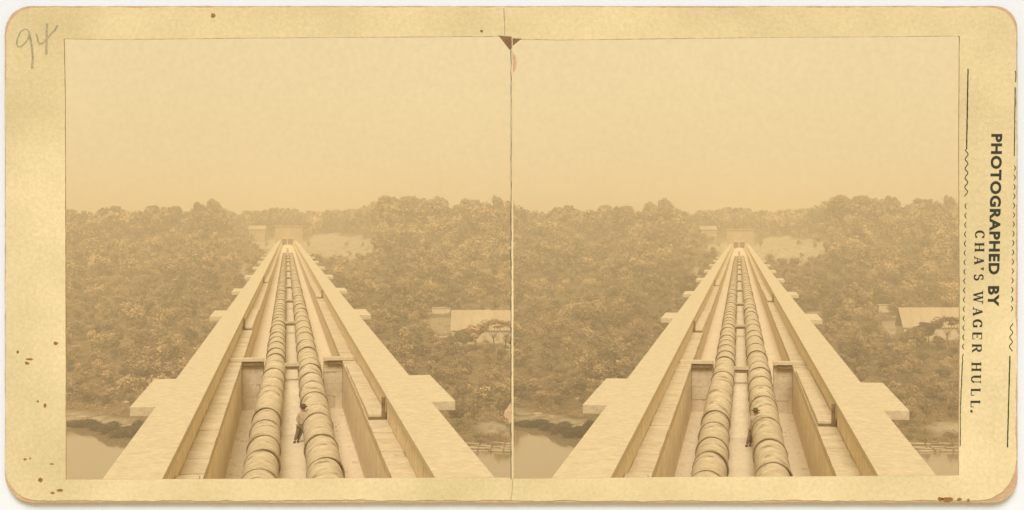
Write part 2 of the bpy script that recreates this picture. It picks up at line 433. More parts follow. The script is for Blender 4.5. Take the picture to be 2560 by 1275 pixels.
    # piers with their projecting cap stones, and the arches between them
    for i, y in enumerate(PIERS):
        L = 9.6 if i == 0 else 7.5
        bot = -(EYE + 3) if y < 380 else -np.interp(y, [380, 450, 625], [46, 40, 27])
        b = MB(); b.box(-5.1, -X_OUT + .124, y + .7, y + L - .7, -H_FLR - 3, -H_CAP - .36); b.box(X_OUT - .124, 5.1, y + .7, y + L - .7, -H_FLR - 3, -H_CAP - .36)
        b.box(-5.35, 5.35, y + .5, y + L - .5, bot, -H_FLR - 3)
        p = part(b, 'pier', M['stone'])
        for s in (-1, 1):
            b = MB(); b.box(*(sorted((s*(X_OUT - .02), s*5.86))), y, y + L, -H_CAP - .36, -H_CAP - .003)
            part(b, 'pier_cap', M['coping'], parent=p, bev=.02)
    ends = [Y0 - 8] + PIERS + [668]
    for i in range(len(ends) - 1):
        a = ends[i] + (9.1 if i == 1 else 7.0) if i else Y0; e = ends[i+1] + .5
        r = (e - a) / 2; zc = -H_FLR - 2.0 - r * .62
        arc = [(a + r - r * math.cos(math.pi * k / 16), zc + r * .62 * math.sin(math.pi * k / 16)) for k in range(17)]
        b = MB(); poly = [(a, -H_FLR - .5)] + arc + [(e, -H_FLR - .5)]
        b.prism(poly, -4.8, 4.8, 'x'); part(b, 'arch', M['stone'])
    b = MB(); b.box(-4.8, 4.8, 660, Y1, -H_FLR - 25, -H_FLR - .5); part(b, 'abutment', M['stone'])
    return root

def pipeline(fr, c, which, side):
    near = side == 'near-left'
    xa, ra, xb, rb = (-.95 - .31, .66, -.66 - .31, .57) if near else (1.40 - .31, .67, 1.26 - .31, .61)
    pts = [(xa, 33.5, -9.12, ra), (xa, 69.0, -9.12, ra), ((xa+xb)/2, 74, -8.45, (ra+rb)/2), (xb, 80, -7.82, rb), (xb, 460, -7.76, rb)]
    def at(y):
        for p, q in zip(pts, pts[1:]):
            if y <= q[1]:
                t = (y - p[1]) / (q[1] - p[1]); return [p[k] * (1 - t) + q[k] * t for k in range(4)]
        return list(pts[-1])
    lab = 'banded iron water pipe on the %s side of the trough in the %s picture' % ('left' if near else 'right', which)
    root = empty('water_pipe', fr @ T(c + xa, 33.5, -9.12 - ra))
    tag(root, lab, 'pipe', 'iron water pipes in the aqueduct troughs')
    inv = T(c + xa, 33.5, -9.12 - ra).inverted()
    y = 34.0; k = 0
    jr = random.Random(3 if near else 8)
    while y < 440:
        L = 2.3 if 69 < y < 80 else ((4.5, 3.9, 4.8, 4.2)[k % 4] if near else (6.9, 5.4, 7.3, 6.0)[k % 4])
        p, q = at(y), at(y + L)
        d = Vector((q[0]-p[0], q[1]-p[1], q[2]-p[2])); Ln = d.length
        rot = d.to_track_quat('Y', 'Z').to_matrix().to_4x4() @ Matrix.Rotation(random.uniform(0, 6.28), 4, 'Y')
        mtx = inv @ T(c + p[0] + jr.uniform(-.022, .022), p[1], p[2] + jr.uniform(-.018, .018)) @ rot
        key = (near, k % 6, L, y > 75, y > 200)
        if key not in PIPE:
            r = p[3]; nn = 40 if y < 200 else 20
            ja = random.uniform(0, 6)
            m1 = MB(); lg = random.Random(k * 7 + (1 if near else 0)); am_ = .008 if near else .016
            prof = [(0.02, r*1.035), (.10, r * 1.045), (.40, r * 1.045), (.47, r * 1.005)]
            yy_ = .8
            while yy_ < L - .1:
                prof.append((yy_, r * (1 + lg.uniform(-am_, am_)))); yy_ += lg.uniform(.25, .5)
            prof.append((L + .12, r * .985)); m1.lathe(prof, nn)
            m2 = MB(); m2.lathe([(.06, r * .96), (0, r * .99), (-.02, r * 1.06), (.02, r * 1.07), (.07, r * 1.065), (.09, r * 1.03)], nn)
            for mm_ in (m1, m2):
                mm_.v = [(x * (1 + .012 * math.sin(3 * math.atan2(z_, x) + ja) + (.004 if near else .011) * math.sin(7 * math.atan2(z_, x) + 2 * ja + 5 * yy_)), yy_ + (.03 * math.sin(2 * math.atan2(z_, x) + ja) if .0 < yy_ < L else 0), z_ * (1 + .012 * math.sin(3 * math.atan2(z_, x) + ja))) for x, yy_, z_ in mm_.v]
            rings = [m1.mesh('pipe_barrel', M['iron'], True), m2.mesh('joint_collar', M['rust_shade'], True)]
            PIPE[key] = rings
        bar, colr = PIPE[key]
        o = link('pipe_barrel', bar, root, mtx)
        link('joint_collar', colr, o, Matrix.Identity(4))
        y += L; k += 1
    return root
PIPE = {}

def portal(fr, c, which):
    y = 786.0
    root = empty('gatehouse', fr @ T(c, y, -H_FLR))
    tag(root, 'small pale gatehouse where the aqueduct meets the far bank in the %s picture' % which, 'gatehouse', 'gatehouses at the far ends of the aqueducts')
    def P(mb, name, m, parent=root):
        mb.v = [(x, yy - y, z + H_FLR) for x, yy, z in mb.v]; return mb.build(name, m, parent)
    for s in (-1, 1):
        b = MB(); b.box(*sorted((s*2.9, s*4.9)), y - .5, y + 4, -H_FLR - 3, -4.2); b.box(*sorted((s*2.75, s*5.1)), y - .7, y + 4.2, -4.2, -3.9)
        P(b, 'gate_pier', M['hazy_stone'])
    b = MB(); b.box(-2.9, 2.9, y + 2.5, y + 3, -H_FLR - 1, -5.0); P(b, 'gate_opening_shade', M['dark_opening'])  # near-black panel painted as the shade inside the opening
    b = MB()
    b.box(-.3, .3, y + 2.2, y + 2.49, -H_FLR, -5.4); b.box(-2.9, 2.9, y + 2.2, y + 2.5, -5.4, -4.6)
    P(b, 'gate_mullion', M['stone'])
    b = MB(); b.box(-6.5, 8.2, y + 9, y + 16, -H_FLR - 4, 1.1)
    wl_ = P(b, 'house_wall', M['hazy_stone'])
    b = MB(); b.box(-7, 8.7, y + 8.5, y + 16.5, 1.1, 1.7); P(b, 'cornice', M['hazy_stone'])
    b = MB(); b.box(-.2, 1.3, y + 8.93, y + 9.0, -3.2, -.9); P(b, 'window', M['timber'])
    return root

C_L, C_R = 0.31, 0.16
bridge(FL, C_L, 'left'); bridge(FR, C_R, 'right')
for fr, c, w_ in ((FL, C_L, 'left'), (FR, C_R, 'right')):
    pipeline(fr, c, w_, 'near-left'); pipeline(fr, c, w_, 'near-right')
    portal(fr, c, w_)

# ------------------------------------------------------------------ trees
def crown_arrays(seed, nleaf, size, r=1.0, h=1.0, lobes=11, droop=0.0):
    """leaf sprays over a set of uneven lobes; unit crown centred on z=0, radius about 1"""
    g = np.random.default_rng(seed)
    C = g.normal(size=(lobes, 3)); C /= np.linalg.norm(C, axis=1)[:, None]
    C *= g.uniform(.2, .78, (lobes, 1)); C[:, 2] *= .85
    Rr = g.uniform(.16, .5, lobes) * (1.15 - .5 * np.linalg.norm(C, axis=1))
    k = g.choice(lobes, nleaf, p=Rr**2 / (Rr**2).sum())
    d = g.normal(size=(nleaf, 3)); d /= np.linalg.norm(d, axis=1)[:, None]
    rad = Rr[k] * g.uniform(.6, 1.0, nleaf) ** .5 * g.uniform(.85, 1.22, nleaf)
    P = C[k] + d * rad[:, None]
    P *= np.array([r, r, h])
    nrm = d + g.normal(size=d.shape) * .45; nrm /= np.linalg.norm(nrm, axis=1)[:, None]
    a = np.cross(nrm, g.normal(size=d.shape)); a /= np.linalg.norm(a, axis=1)[:, None]
    bb = np.cross(nrm, a)
    s1 = size * g.uniform(.5, 1.2, (nleaf, 1)); s2 = size * g.uniform(.4, .9, (nleaf, 1))
    V = np.stack([P - a*s1, P - bb*s2, P + a*s1*.9, P + bb*s2], 1).reshape(-1, 3)
    return V
def leaf_mesh(name, V, m, tone=None):
    me = np_mesh(name, V, np.arange(len(V)).reshape(-1, 4), 4, m)
    if tone is not None:
        a = me.attributes.new('tone', 'FLOAT', 'POINT'); a.data.foreach_set('value', tone.astype(np.float32))
    return me
def trunk_mb(seed, h, r, spread=.45, bare=.3):
    g = random.Random(seed); b = MB()
    p = Vector((0, 0, -.6)); n = 5; pts = [p.copy()]
    for i in range(n):
        p = p + Vector((g.uniform(-.05, .05) * h, g.uniform(-.05, .05) * h, (h * .85 + .6) / n)); pts.append(p.copy())
    for i in range(n): b.bar(pts[i], pts[i+1], r * (1 - .8 * i / n), r * (1 - .8 * (i+1) / n))
    for k in range(8):
        i = g.randint(2, n - 1); a = g.uniform(0, 6.28); L = h * spread * g.uniform(.5, 1)
        e = pts[i] + Vector((math.cos(a) * L, math.sin(a) * L, L * g.uniform(.3, .9)))
        mid = (pts[i] + e) / 2 + Vector((0, 0, L * .12))
        b.bar(pts[i], mid, r * .35, r * .22, 5); b.bar(mid, e, r * .22, r * .08, 5)
    return b

KINDS = []      # crown mesh, trunk mesh, for single trees (height 1 = 10 m)
for i, (cr_, ch, hh, nl) in enumerate([(4.4, 3.9, 10, 3400), (3.6, 4.4, 11, 3000), (5.0, 3.6, 10.5, 3800), (3.2, 3.3, 8, 2600), (2.6, 4.6, 11.5, 2000)]):
    Vc = crown_arrays(100 + i, nl, .095, 1, 1, 22); Vc = Vc * np.array([cr_, cr_, ch]) + np.array([0, 0, hh - ch])
    KINDS.append((leaf_mesh('crown', Vc, M['leaf_pale' if i in (3,) else 'leaf']), trunk_mb(i, hh * .85, .22).mesh('trunk', M['bark'])))
MASS = [crown_arrays(200 + i, 620, .115, 1, 1, 8 + 3 * i) for i in range(6)]
MASSF = [crown_arrays(300 + i, 260, .17, 1, 1, 6 + 2 * i) for i in range(6)]

SINGLE = 0
def single_tree(x, y, z, s, kind, label, group, rot=None, sz=1.0, pale=False):
    o = empty('tree', T(x, y, z) @ Matrix.Rotation(random.uniform(0, 6.28) if rot is None else rot, 4, 'Z') @ Matrix.Diagonal((s, s, s * sz, 1)))
    tag(o, label, 'tree', group)
    link('crown', KINDS[kind][0], o); link('trunk', KINDS[kind][1], o)
    return o

SKY_UP = [-760,-640,-557,-500,-440,-400,-385,-340,-310,-290,-245,-215,-180,-140,-120,-95,-50,0,50,115,150,180,215,245,290,330,370,395,410,430,450,500,560,700]
SKY_V = [508,514,511,521,513,507,520,514,524,508,521,510,506,523,533,520,514,515,522,517,518,514,501,491,489,496,481,500,519,505,491,498,497,492]
def tree_field(vp, up_lo, up_hi, which, mass_V, tones):
    g = np.random.default_rng(55)             # same wood in both pictures
    Y = 300.0; row = 0
    while Y < 1240:
        sp = 6.6 + (Y - 300) * .0062
        half = .22 * Y
        for X0 in np.arange(-half, half, sp):
            a, b_, c_, s_, kd, q = g.uniform(-.4, .4), g.uniform(-.45, .45), g.uniform(0, 1), g.uniform(.7, 1.15), g.integers(0, 6), g.uniform(0, 1)
            yy = Y + b_ * sp; xl = X0 + a * sp
            up = xl / yy * F
            if not (up_lo < up < up_hi): continue
            X, yy, Z = xyz(up, vp, yy)
            t = yy - float(shore(up)); v = HZ + F * (EYE - Z) / yy
            if t < 14 and not (t > 3 and c_ < .25): continue
            if t > 600 and abs(up - 40) > 230: continue
            if t > 900: continue
            if up < -180 and t < 26: continue
            bare = float(bare_at(X, yy))
            if bare > .25 and q > .06: continue
            if abs(xl) < 7.5 and ((560 < yy < 815) or c_ < .3): continue
            if abs(xl) < 12 and 640 < yy < 815: continue
            if 300 < up and 840 < v < 905 and q > .8: continue     # open ground in front of the shed
            if 395 < up and 785 < v < 868: continue
            if up > 330 and 800 < v < 905: s_ *= .75
            # height: low scrub near the water, tall on the ridge
            hgt = np.interp(t, [0, 30, 120, 300, 560, 700], [.42, .55, .62, .72, .98, 1.1]) * s_
            grove = .5 + .5 * math.sin(up * .019 + 1.3 * math.sin(yy * .021)) * math.cos(yy * .031 + .8 * math.sin(up * .013))
            hgt *= .68 + .62 * grove
            if up > 200: hgt *= 1 + .28 * float(sm((t - 430) / 100))
            centre = abs(up - 40) < 190
            top = (HZ - float(np.interp(up, SKY_UP, SKY_V)) - (0 if vp == VPL else -1)) / F * yy + EYE - Z
            lim = max(top / 10.0, .15) * (1.0 if vp == VPL else 1.0)
            if centre and yy > 620: hgt = min(hgt, .5 * s_)
            if centre and t > 700: hgt = lim * (.8 + .22 * c_)
            if t > 545 and not centre: hgt = lim * (.86 + .17 * c_)
            if t > 430: hgt = min(hgt, lim * (.9 + .12 * c_))
            near_bridge = abs(xl) < 14 and 480 < yy < 815
            if near_bridge: hgt = min(hgt, .4)
            ridge = (568 < t < 592) and abs(up - 40) > 210
            front = t < 36
            visible = -560 < up < 560
            if visible and (front or ridge) and hgt > .3 and len(singles[which]) < 74:
                if ridge:
                    lab = 'tall broad crowned tree on the dark ridge against the sky in the %s picture' % which; grp = 'ridge trees in the %s picture' % which
                else:
                    lab = 'low rounded tree in the front row along the river bank in the %s picture' % which; grp = 'bank trees in the %s picture' % which
                k2 = int(kd) % 5
                singles[which].append(single_tree(X, yy, Z - .2, float(hgt) * (1.0 if ridge else 1.05), k2, lab, grp, rot=float(c_) * 6.28, sz=.9 + .3 * float(q)))
            else:
                R0 = (4.0 + .5 * grove) * hgt * (.85 + .6 * q); H0 = 4.2 * hgt * (.85 + .4 * c_)
                ca, sa = math.cos(c_ * 6.28), math.sin(c_ * 6.28)
                A = MASS[int(kd)]
                if yy > 640: A = MASSF[int(kd)]
                P = np.empty_like(A)
                P[:, 0] = (A[:, 0] * ca - A[:, 1] * sa) * R0 + X
                P[:, 1] = (A[:, 0] * sa + A[:, 1] * ca) * R0 + yy
                P[:, 2] = A[:, 2] * H0 + Z + 10 * hgt * .95 - H0
                mass_V.append(P); tones.append(np.full(len(P), q))
        Y += sp * .92; row += 1

singles = {'left': [], 'right': []}
massL, massR, toneL, toneR = [], [], [], []
tree_field(VPL, -760, 562, 'left', massL, toneL)
tree_field(VPR, -565, 760, 'right', massR, toneR)
for which, ms, tn in (('left', massL, toneL), ('right', massR, toneR)):
    print('mass trees', which, len(ms), 'singles', len(singles[which]))
    o = link('woodland', leaf_mesh('woodland', np.concatenate(ms), M['leaf'], np.concatenate(tn)))
    tag(o, 'dense hazy wood covering the far hillside in the %s picture' % which, 'woodland', None, 'stuff')

# scrub over the banks and the open ground
def scrub(vp, up_lo, up_hi, which):
    g = np.random.default_rng(77); out = []
    for i in range(9500):
        up = g.uniform(up_lo, up_hi); t = g.uniform(2, 480) ** 1.0; y = float(shore(up)) + t
        s = g.uniform(.5, 1.3); q = g.uniform(); kd = g.integers(0, 6)
        X, y, Z = xyz(up, vp, y)
        v = HZ + F * (EYE - Z) / y
        if abs(up / F * y) < 6 and y > 640: continue
        bare = float(bare_at(X, y))
        if bare > .3 and q > .12: continue
        if up < -180 and t < 18 and q > .25: continue
        A = MASS[int(kd)][:72 * 4]
        P = A * np.array([1.5 * s, 1.5 * s, 1.0 * s]) + np.array([X, y, Z + .45 * s]); out.append(P)
    o = link('scrub', leaf_mesh('scrub', np.concatenate(out), M['leaf']))
    tag(o, 'low scrub and bushes on the far bank in the %s picture' % which, 'scrub', None, 'stuff')
scrub(VPL, -760, 562, 'left'); scrub(VPR, -565, 760, 'right')

# ------------------------------------------------------------------ far bank: shed, walls, fences, raft
def place(vp, u, v, drop=0):
    """point on the far bank's ground seen near column u, row v"""
    up = u - vp; lo, hi = 300.0, 900.0
    for _ in range(40):
        m_ = (lo + hi) / 2; X, y, Z = xyz(up, vp, m_)
        if HZ + drop + F * (EYE - Z) / y > v: lo = m_
        else: hi = m_
    return X, m_, Z

def bank_things(vp, which, drop, last):
    du = vp - VPL
    def at(u, v): return place(vp, u + du, v, drop)
    # long pale shed
    x, y, z = at(1130, 862)
    k = y / F
    W = (1276 - 1128) * k if last else (1330 - 1128) * k
    root = empty('long_shed', T(x, y, z))
    tag(root, 'long white shed with a big pale roof beside the lane in the %s picture' % which, 'shed', 'pale sheds on the far bank')
    b = MB(); b.box(0, W, 0, 9, -3, 4.3); b.build('wall', M['house_wall'], root)
    b = MB(); b.prism([(-.35, 4.25), (-.35, 4.45), (5.2, 10.35), (5.2, 10.1)], -.4, W + (.0 if last else .4), 'x'); b.build('roof', M['house_roof'], root)
    b = MB(); b.prism([(5.22, 10.35), (5.22, 10.1), (9.4, 4.25), (9.4, 4.45)], -.4, W + (.0 if last else .4), 'x'); b.build('roof', M['house_roof'], root)
    for i in range(int(W / 4)):
        b = MB(); b.box(1.4 + i * 4, 2.5 + i * 4, -.06, 0, 1.2, 2.9); b.build('shutter', M['house_roof'], root)
    # lean-to behind it
    x2, y2, z2 = at(1078, 792); y2 += 6
    r2 = empty('outbuilding', T(x2, y2, z2)); tag(r2, 'small low pale outbuilding left of the long shed in the %s picture' % which, 'outbuilding', 'low outbuildings beside the sheds')
    b = MB(); b.box(0, 46 * y2 / F, 0, 4, -2, 2.6); b.build('wall', M['house_wall'], r2)
    b = MB(); b.box(-.2, 47 * y2 / F, -.2, 4.2, 2.6, 2.85); b.build('roof', M['house_roof'], r2)
    # rail fence in front of the shed
    x, y, z = at(1237, 884); W = 38 * y / F
    r3 = empty('rail_fence', T(x, y, z)); tag(r3, 'short pale rail fence under the forked trees by the shed in the %s picture' % which, 'fence', 'pale rail fences near the sheds')
    b = MB(); b.box(0, W, 0, .1, 1.0, 1.35); b.box(0, W, 0, .1, .35, .6); b.build('rail', M['house_wall'], r3)
    for i in range(4):
        b = MB(); b.box(i * W / 3.1, i * W / 3.1 + .2, -.12, -.005, -.5, 1.5); b.build('post', M['house_wall'], r3)
    # broken pale boards sliding down the slope
    for j, (u, v, du_, dv_) in enumerate(((1072, 832, 34, 22), (1098, 848, 24, -2))):
        x, y, z = at(u, v); kk = y / F
        r4 = empty('fallen_board', T(x, y, z)); tag(r4, ('pale board lying aslant on the slope below the outbuilding in the %s picture' if j == 0 else 'pale board lying level among bushes left of the shed in the %s picture') % which, 'board', 'fallen boards on the slope')
        b = MB(); b.prism([(0, .9), (du_ * kk, .9 - dv_ * kk), (du_ * kk, .4 - dv_ * kk), (0, .35)], 0, .3, 'y'); b.build('board_face', M['house_wall'], r4)
        b = MB(); b.box(.3, .5, .1, .32, -2.5, .5); b.box(du_ * kk - .5, du_ * kk - .3, .1, .32, -4, .1 - dv_ * kk); b.build('stake', M['bark_pale'], r4)
    # two pale branching trees with dark tops before the shed
    for j, (u, v, hh, lean) in enumerate(((1240, 884, 10.4, -.18), (1262, 878, 9.2, .12))):
        x, y, z = at(u, v); y -= 1.5
        g = random.Random(40 + j)
        o = empty('forked_tree', T(x, y, z)); tag(o, ('%s forked tree with sparse top before the shed in the %s picture' % ('taller' if j == 0 else 'shorter', which)), 'tree', 'forked trees before the sheds')
        b = MB(); top = []
        base = Vector((0, 0, -.6)); f1 = Vector((lean * hh * .4, 0, hh * .42))
        b.bar(base, f1, .26, .18)
        for a in (-.75, -.3, .15, .55, .85):
            m1 = f1 + Vector((a * hh * .16, g.uniform(-.6, .6), hh * .2)); e = f1 + Vector((a * hh * .36, g.uniform(-1, 1), hh * g.uniform(.36, .5)))
            b.bar(f1, m1, .13, .09, 5); b.bar(m1, e, .09, .04, 5); top.append(e)
        b.build('trunk', M['bark'], o)
        vs = []
        for q, e in enumerate(top):
            A = crown_arrays(700 + q + j * 9, 330, .12, 1, 1, 9)
            rr = g.uniform(1.7, 2.6); vs.append(A * np.array([rr * 1.2, rr, rr * .6]) + np.array(e))
        link('crown', leaf_mesh('crown', np.concatenate(vs), M['leaf']), o)
    # dark bushy trees hiding the foot of the shed
    for j, (u, v, s) in enumerate(((1158, 880, .78), (1190, 876, .86), (1216, 884, .62), (1126, 872, .62), (1255, 900, .42))):
        x, y, z = at(u, v)
        single_tree(x, y - 1, z - .2, s, (0, 2, 3, 3, 0)[j], ['rounded bush hiding the left foot of the shed in the %s picture', 'biggest dark bush at the middle of the shed front in the %s picture', 'bush just left of the forked trees in the %s picture', 'low bush at the left corner of the shed in the %s picture', 'lowest bush below the rail fence in the %s picture'][j] % which, 'bushes at the foot of the sheds', rot=j)
    # pale house on the far slope
    x, y, z = at(622, 576)
    r5 = empty('far_house', T(x, y, z)); kk = y / F
    tag(r5, 'faint pale house among trees left of the gatehouse in the %s picture' % which, 'house', 'faint houses on the far slope')
    b = MB(); b.box(0, 40 * kk, 0, 8, -3, 5.2); b.build('wall', M['hazy_stone'], r5)
    b = MB(); b.prism([(-.6, 5.2), (4, 7.6), (8.6, 5.2)], -.5, 41 * kk, 'x'); b.build('roof', M['hazy_stone'], r5)
    # timber raft moored at the bank
    x, y = (1150 + du - 1280) / F * 297, 297.0
    W = (135 if last else 190) * 297 / F
    r6 = empty('timber_raft', T(x, y, 0)); tag(r6, 'raft of long pale logs moored at the water edge in the %s picture' % which, 'raft', 'timber rafts at the water edge')
    g = random.Random(9)
    for i in range(12):
        b = MB(); a = g.uniform(0, 1.2)
        while a < W - 1:
            e = min(W, a + g.uniform(4, 8)); b.bar((a, i * 1.05 + g.uniform(-.5, .5), .15 + .12 * (i % 3)), (e - .2, i * 1.05 + g.uniform(-.5, .5), .1 + g.uniform(0, .25)), .34, .24, 8); a = e
        b.build('log', M['bark'] if i % 2 else M['house_roof'], r6, smooth=True)
    for i in range(4):
        b = MB(); b.bar((1 + i * W / 4.2, -.6, .45), (1.4 + i * W / 4.2, 12.4, .45), .17, .13); b.build('tie_beam', M['timber_dark'], r6)
        b = MB(); b.bar((1.3 + i * W / 4.2, 4 + (i % 2) * 4, -1), (1.3 + i * W / 4.2, 4 + (i % 2) * 4, .75), .18, .15); b.build('mooring_post', M['bark'], r6)
    # boulders on the beach
    for j, (u, v, s) in enumerate(((318, 1008, .7), (178, 986, .9), (250, 1052, .6), (215, 1046, .8), (388, 1078, .6))):
        x, y, z = at(u, v)
        if 1280 + F * x / y > 1275 and last: continue
        bm = bmesh.new(); bmesh.ops.create_icosphere(bm, subdivisions=3, radius=s)
        gg = np.random.default_rng(j)
        ph = gg.uniform(0, 6, 6)
        for vv in bm.verts:
            q = vv.co.normalized(); vv.co *= 1 + .18 * math.sin(3 * q.x + ph[0]) * math.cos(4 * q.y + ph[1]) + .10 * math.sin(7 * q.z + ph[2]); vv.co.z *= .6; vv.co.x *= 1.5
        me = bpy.data.meshes.new('boulder'); bm.to_mesh(me); bm.free(); me.materials.append(M['house_roof'])
        o = link('boulder', me, None, T(x, y, z + .2))
        tag(o, ['pale boulder just left of the near pier cap', 'largest pale boulder at the left picture edge', 'small boulder on the gravel beach', 'boulder at the upper edge of the gravel beach', 'boulder on the beach close to the bridge'][j] + ' in the %s picture' % which, 'boulder', 'boulders along the beach')
def waterline(vp, which):  # dark bushes added to stand in for the bank's shadow at the water
    g = random.Random(21)
    names = ['farthest left', 'second from left', 'third from left', 'fourth from left', 'fifth from left', 'sixth from left', 'seventh from left', 'nearest to the bridge']
    for j in range(8):
        up = -540 + j * 33; yy = float(shore(up)) + g.uniform(-5, -.5); X = (up + vp - 1280) / F * yy
        o = empty('added_dark_bush', T(X, yy, -.35) @ Matrix.Rotation(j * .2, 4, 'Z') @ Matrix.Diagonal((.85 + .25 * math.sin(j * 2.1), .8, (.20, .27, .24, .38, .33, .50, .44, .56)[j], 1)))
        tag(o, 'added dark bush standing in for the bank shadow below the beach, %s, %s picture' % (names[j], which), 'bush', 'added bushes standing in for the bank shadow')
        link('crown', DARKB, o); link('trunk', KINDS[j % 5][1], o)
DARKB = leaf_mesh('crown', crown_arrays(990, 3000, .085, 1, 1, 16) * np.array([4.6, 4.6, 5.2]) + np.array([0, 0, 3.4]), foliage('dark_leaves', (.085, .055, .024), (.045, .028, .012), (.1, .066, .03)))
waterline(VPL, 'left'); waterline(VPR, 'right')
bank_things(VPL, 'left', 0, True)
bank_things(VPR, 'right', 8, False)

# ------------------------------------------------------------------ the man beside the right pipe
def skin_obj(name, verts, edges, radii, m, parent, root=0, sub=2):
    me = bpy.data.meshes.new(name); me.from_pydata(verts, edges, []); me.update()
    o = link(name, me, parent)
    md = o.modifiers.new('skin', 'SKIN'); md.use_smooth_shade = True
    for i, r in enumerate(radii): 
        rr = r if isinstance(r, tuple) else (r, r)
        me.skin_vertices[0].data[i].radius = rr
        me.skin_vertices[0].data[i].use_root = (i == root)
    s = o.modifiers.new('sub', 'SUBSURF'); s.levels = sub; s.render_levels = sub
    me.materials.append(m)
    return o
def ensure_skin(me):
    if not me.skin_vertices:
        bm = bmesh.new(); bm.from_mesh(me); bm.verts.layers.skin.verify(); bm.to_mesh(me); bm.free()
def skinned(name, chain, m, parent, sub=2):
    """chain: list of (co, radius, previous index or None)"""
    me = bpy.data.meshes.new(name)
    bm = bmesh.new(); lay = bm.verts.layers.skin.verify(); vs = []
    for i, (p, r, pr) in enumerate(chain):
        v = bm.verts.new(p); v[lay].radius = r if isinstance(r, tuple) else (r, r); v[lay].use_root = (i == 0); vs.append(v)
        if pr is not None: bm.edges.new((vs[pr], v))
    bm.to_mesh(me); bm.free()
    o = link(name, me, parent)
    md = o.modifiers.new('skin', 'SKIN'); md.use_smooth_shade = True
    s = o.modifiers.new('sub', 'SUBSURF'); s.levels = sub; s.render_levels = sub
    me.materials.append(m)
    return o

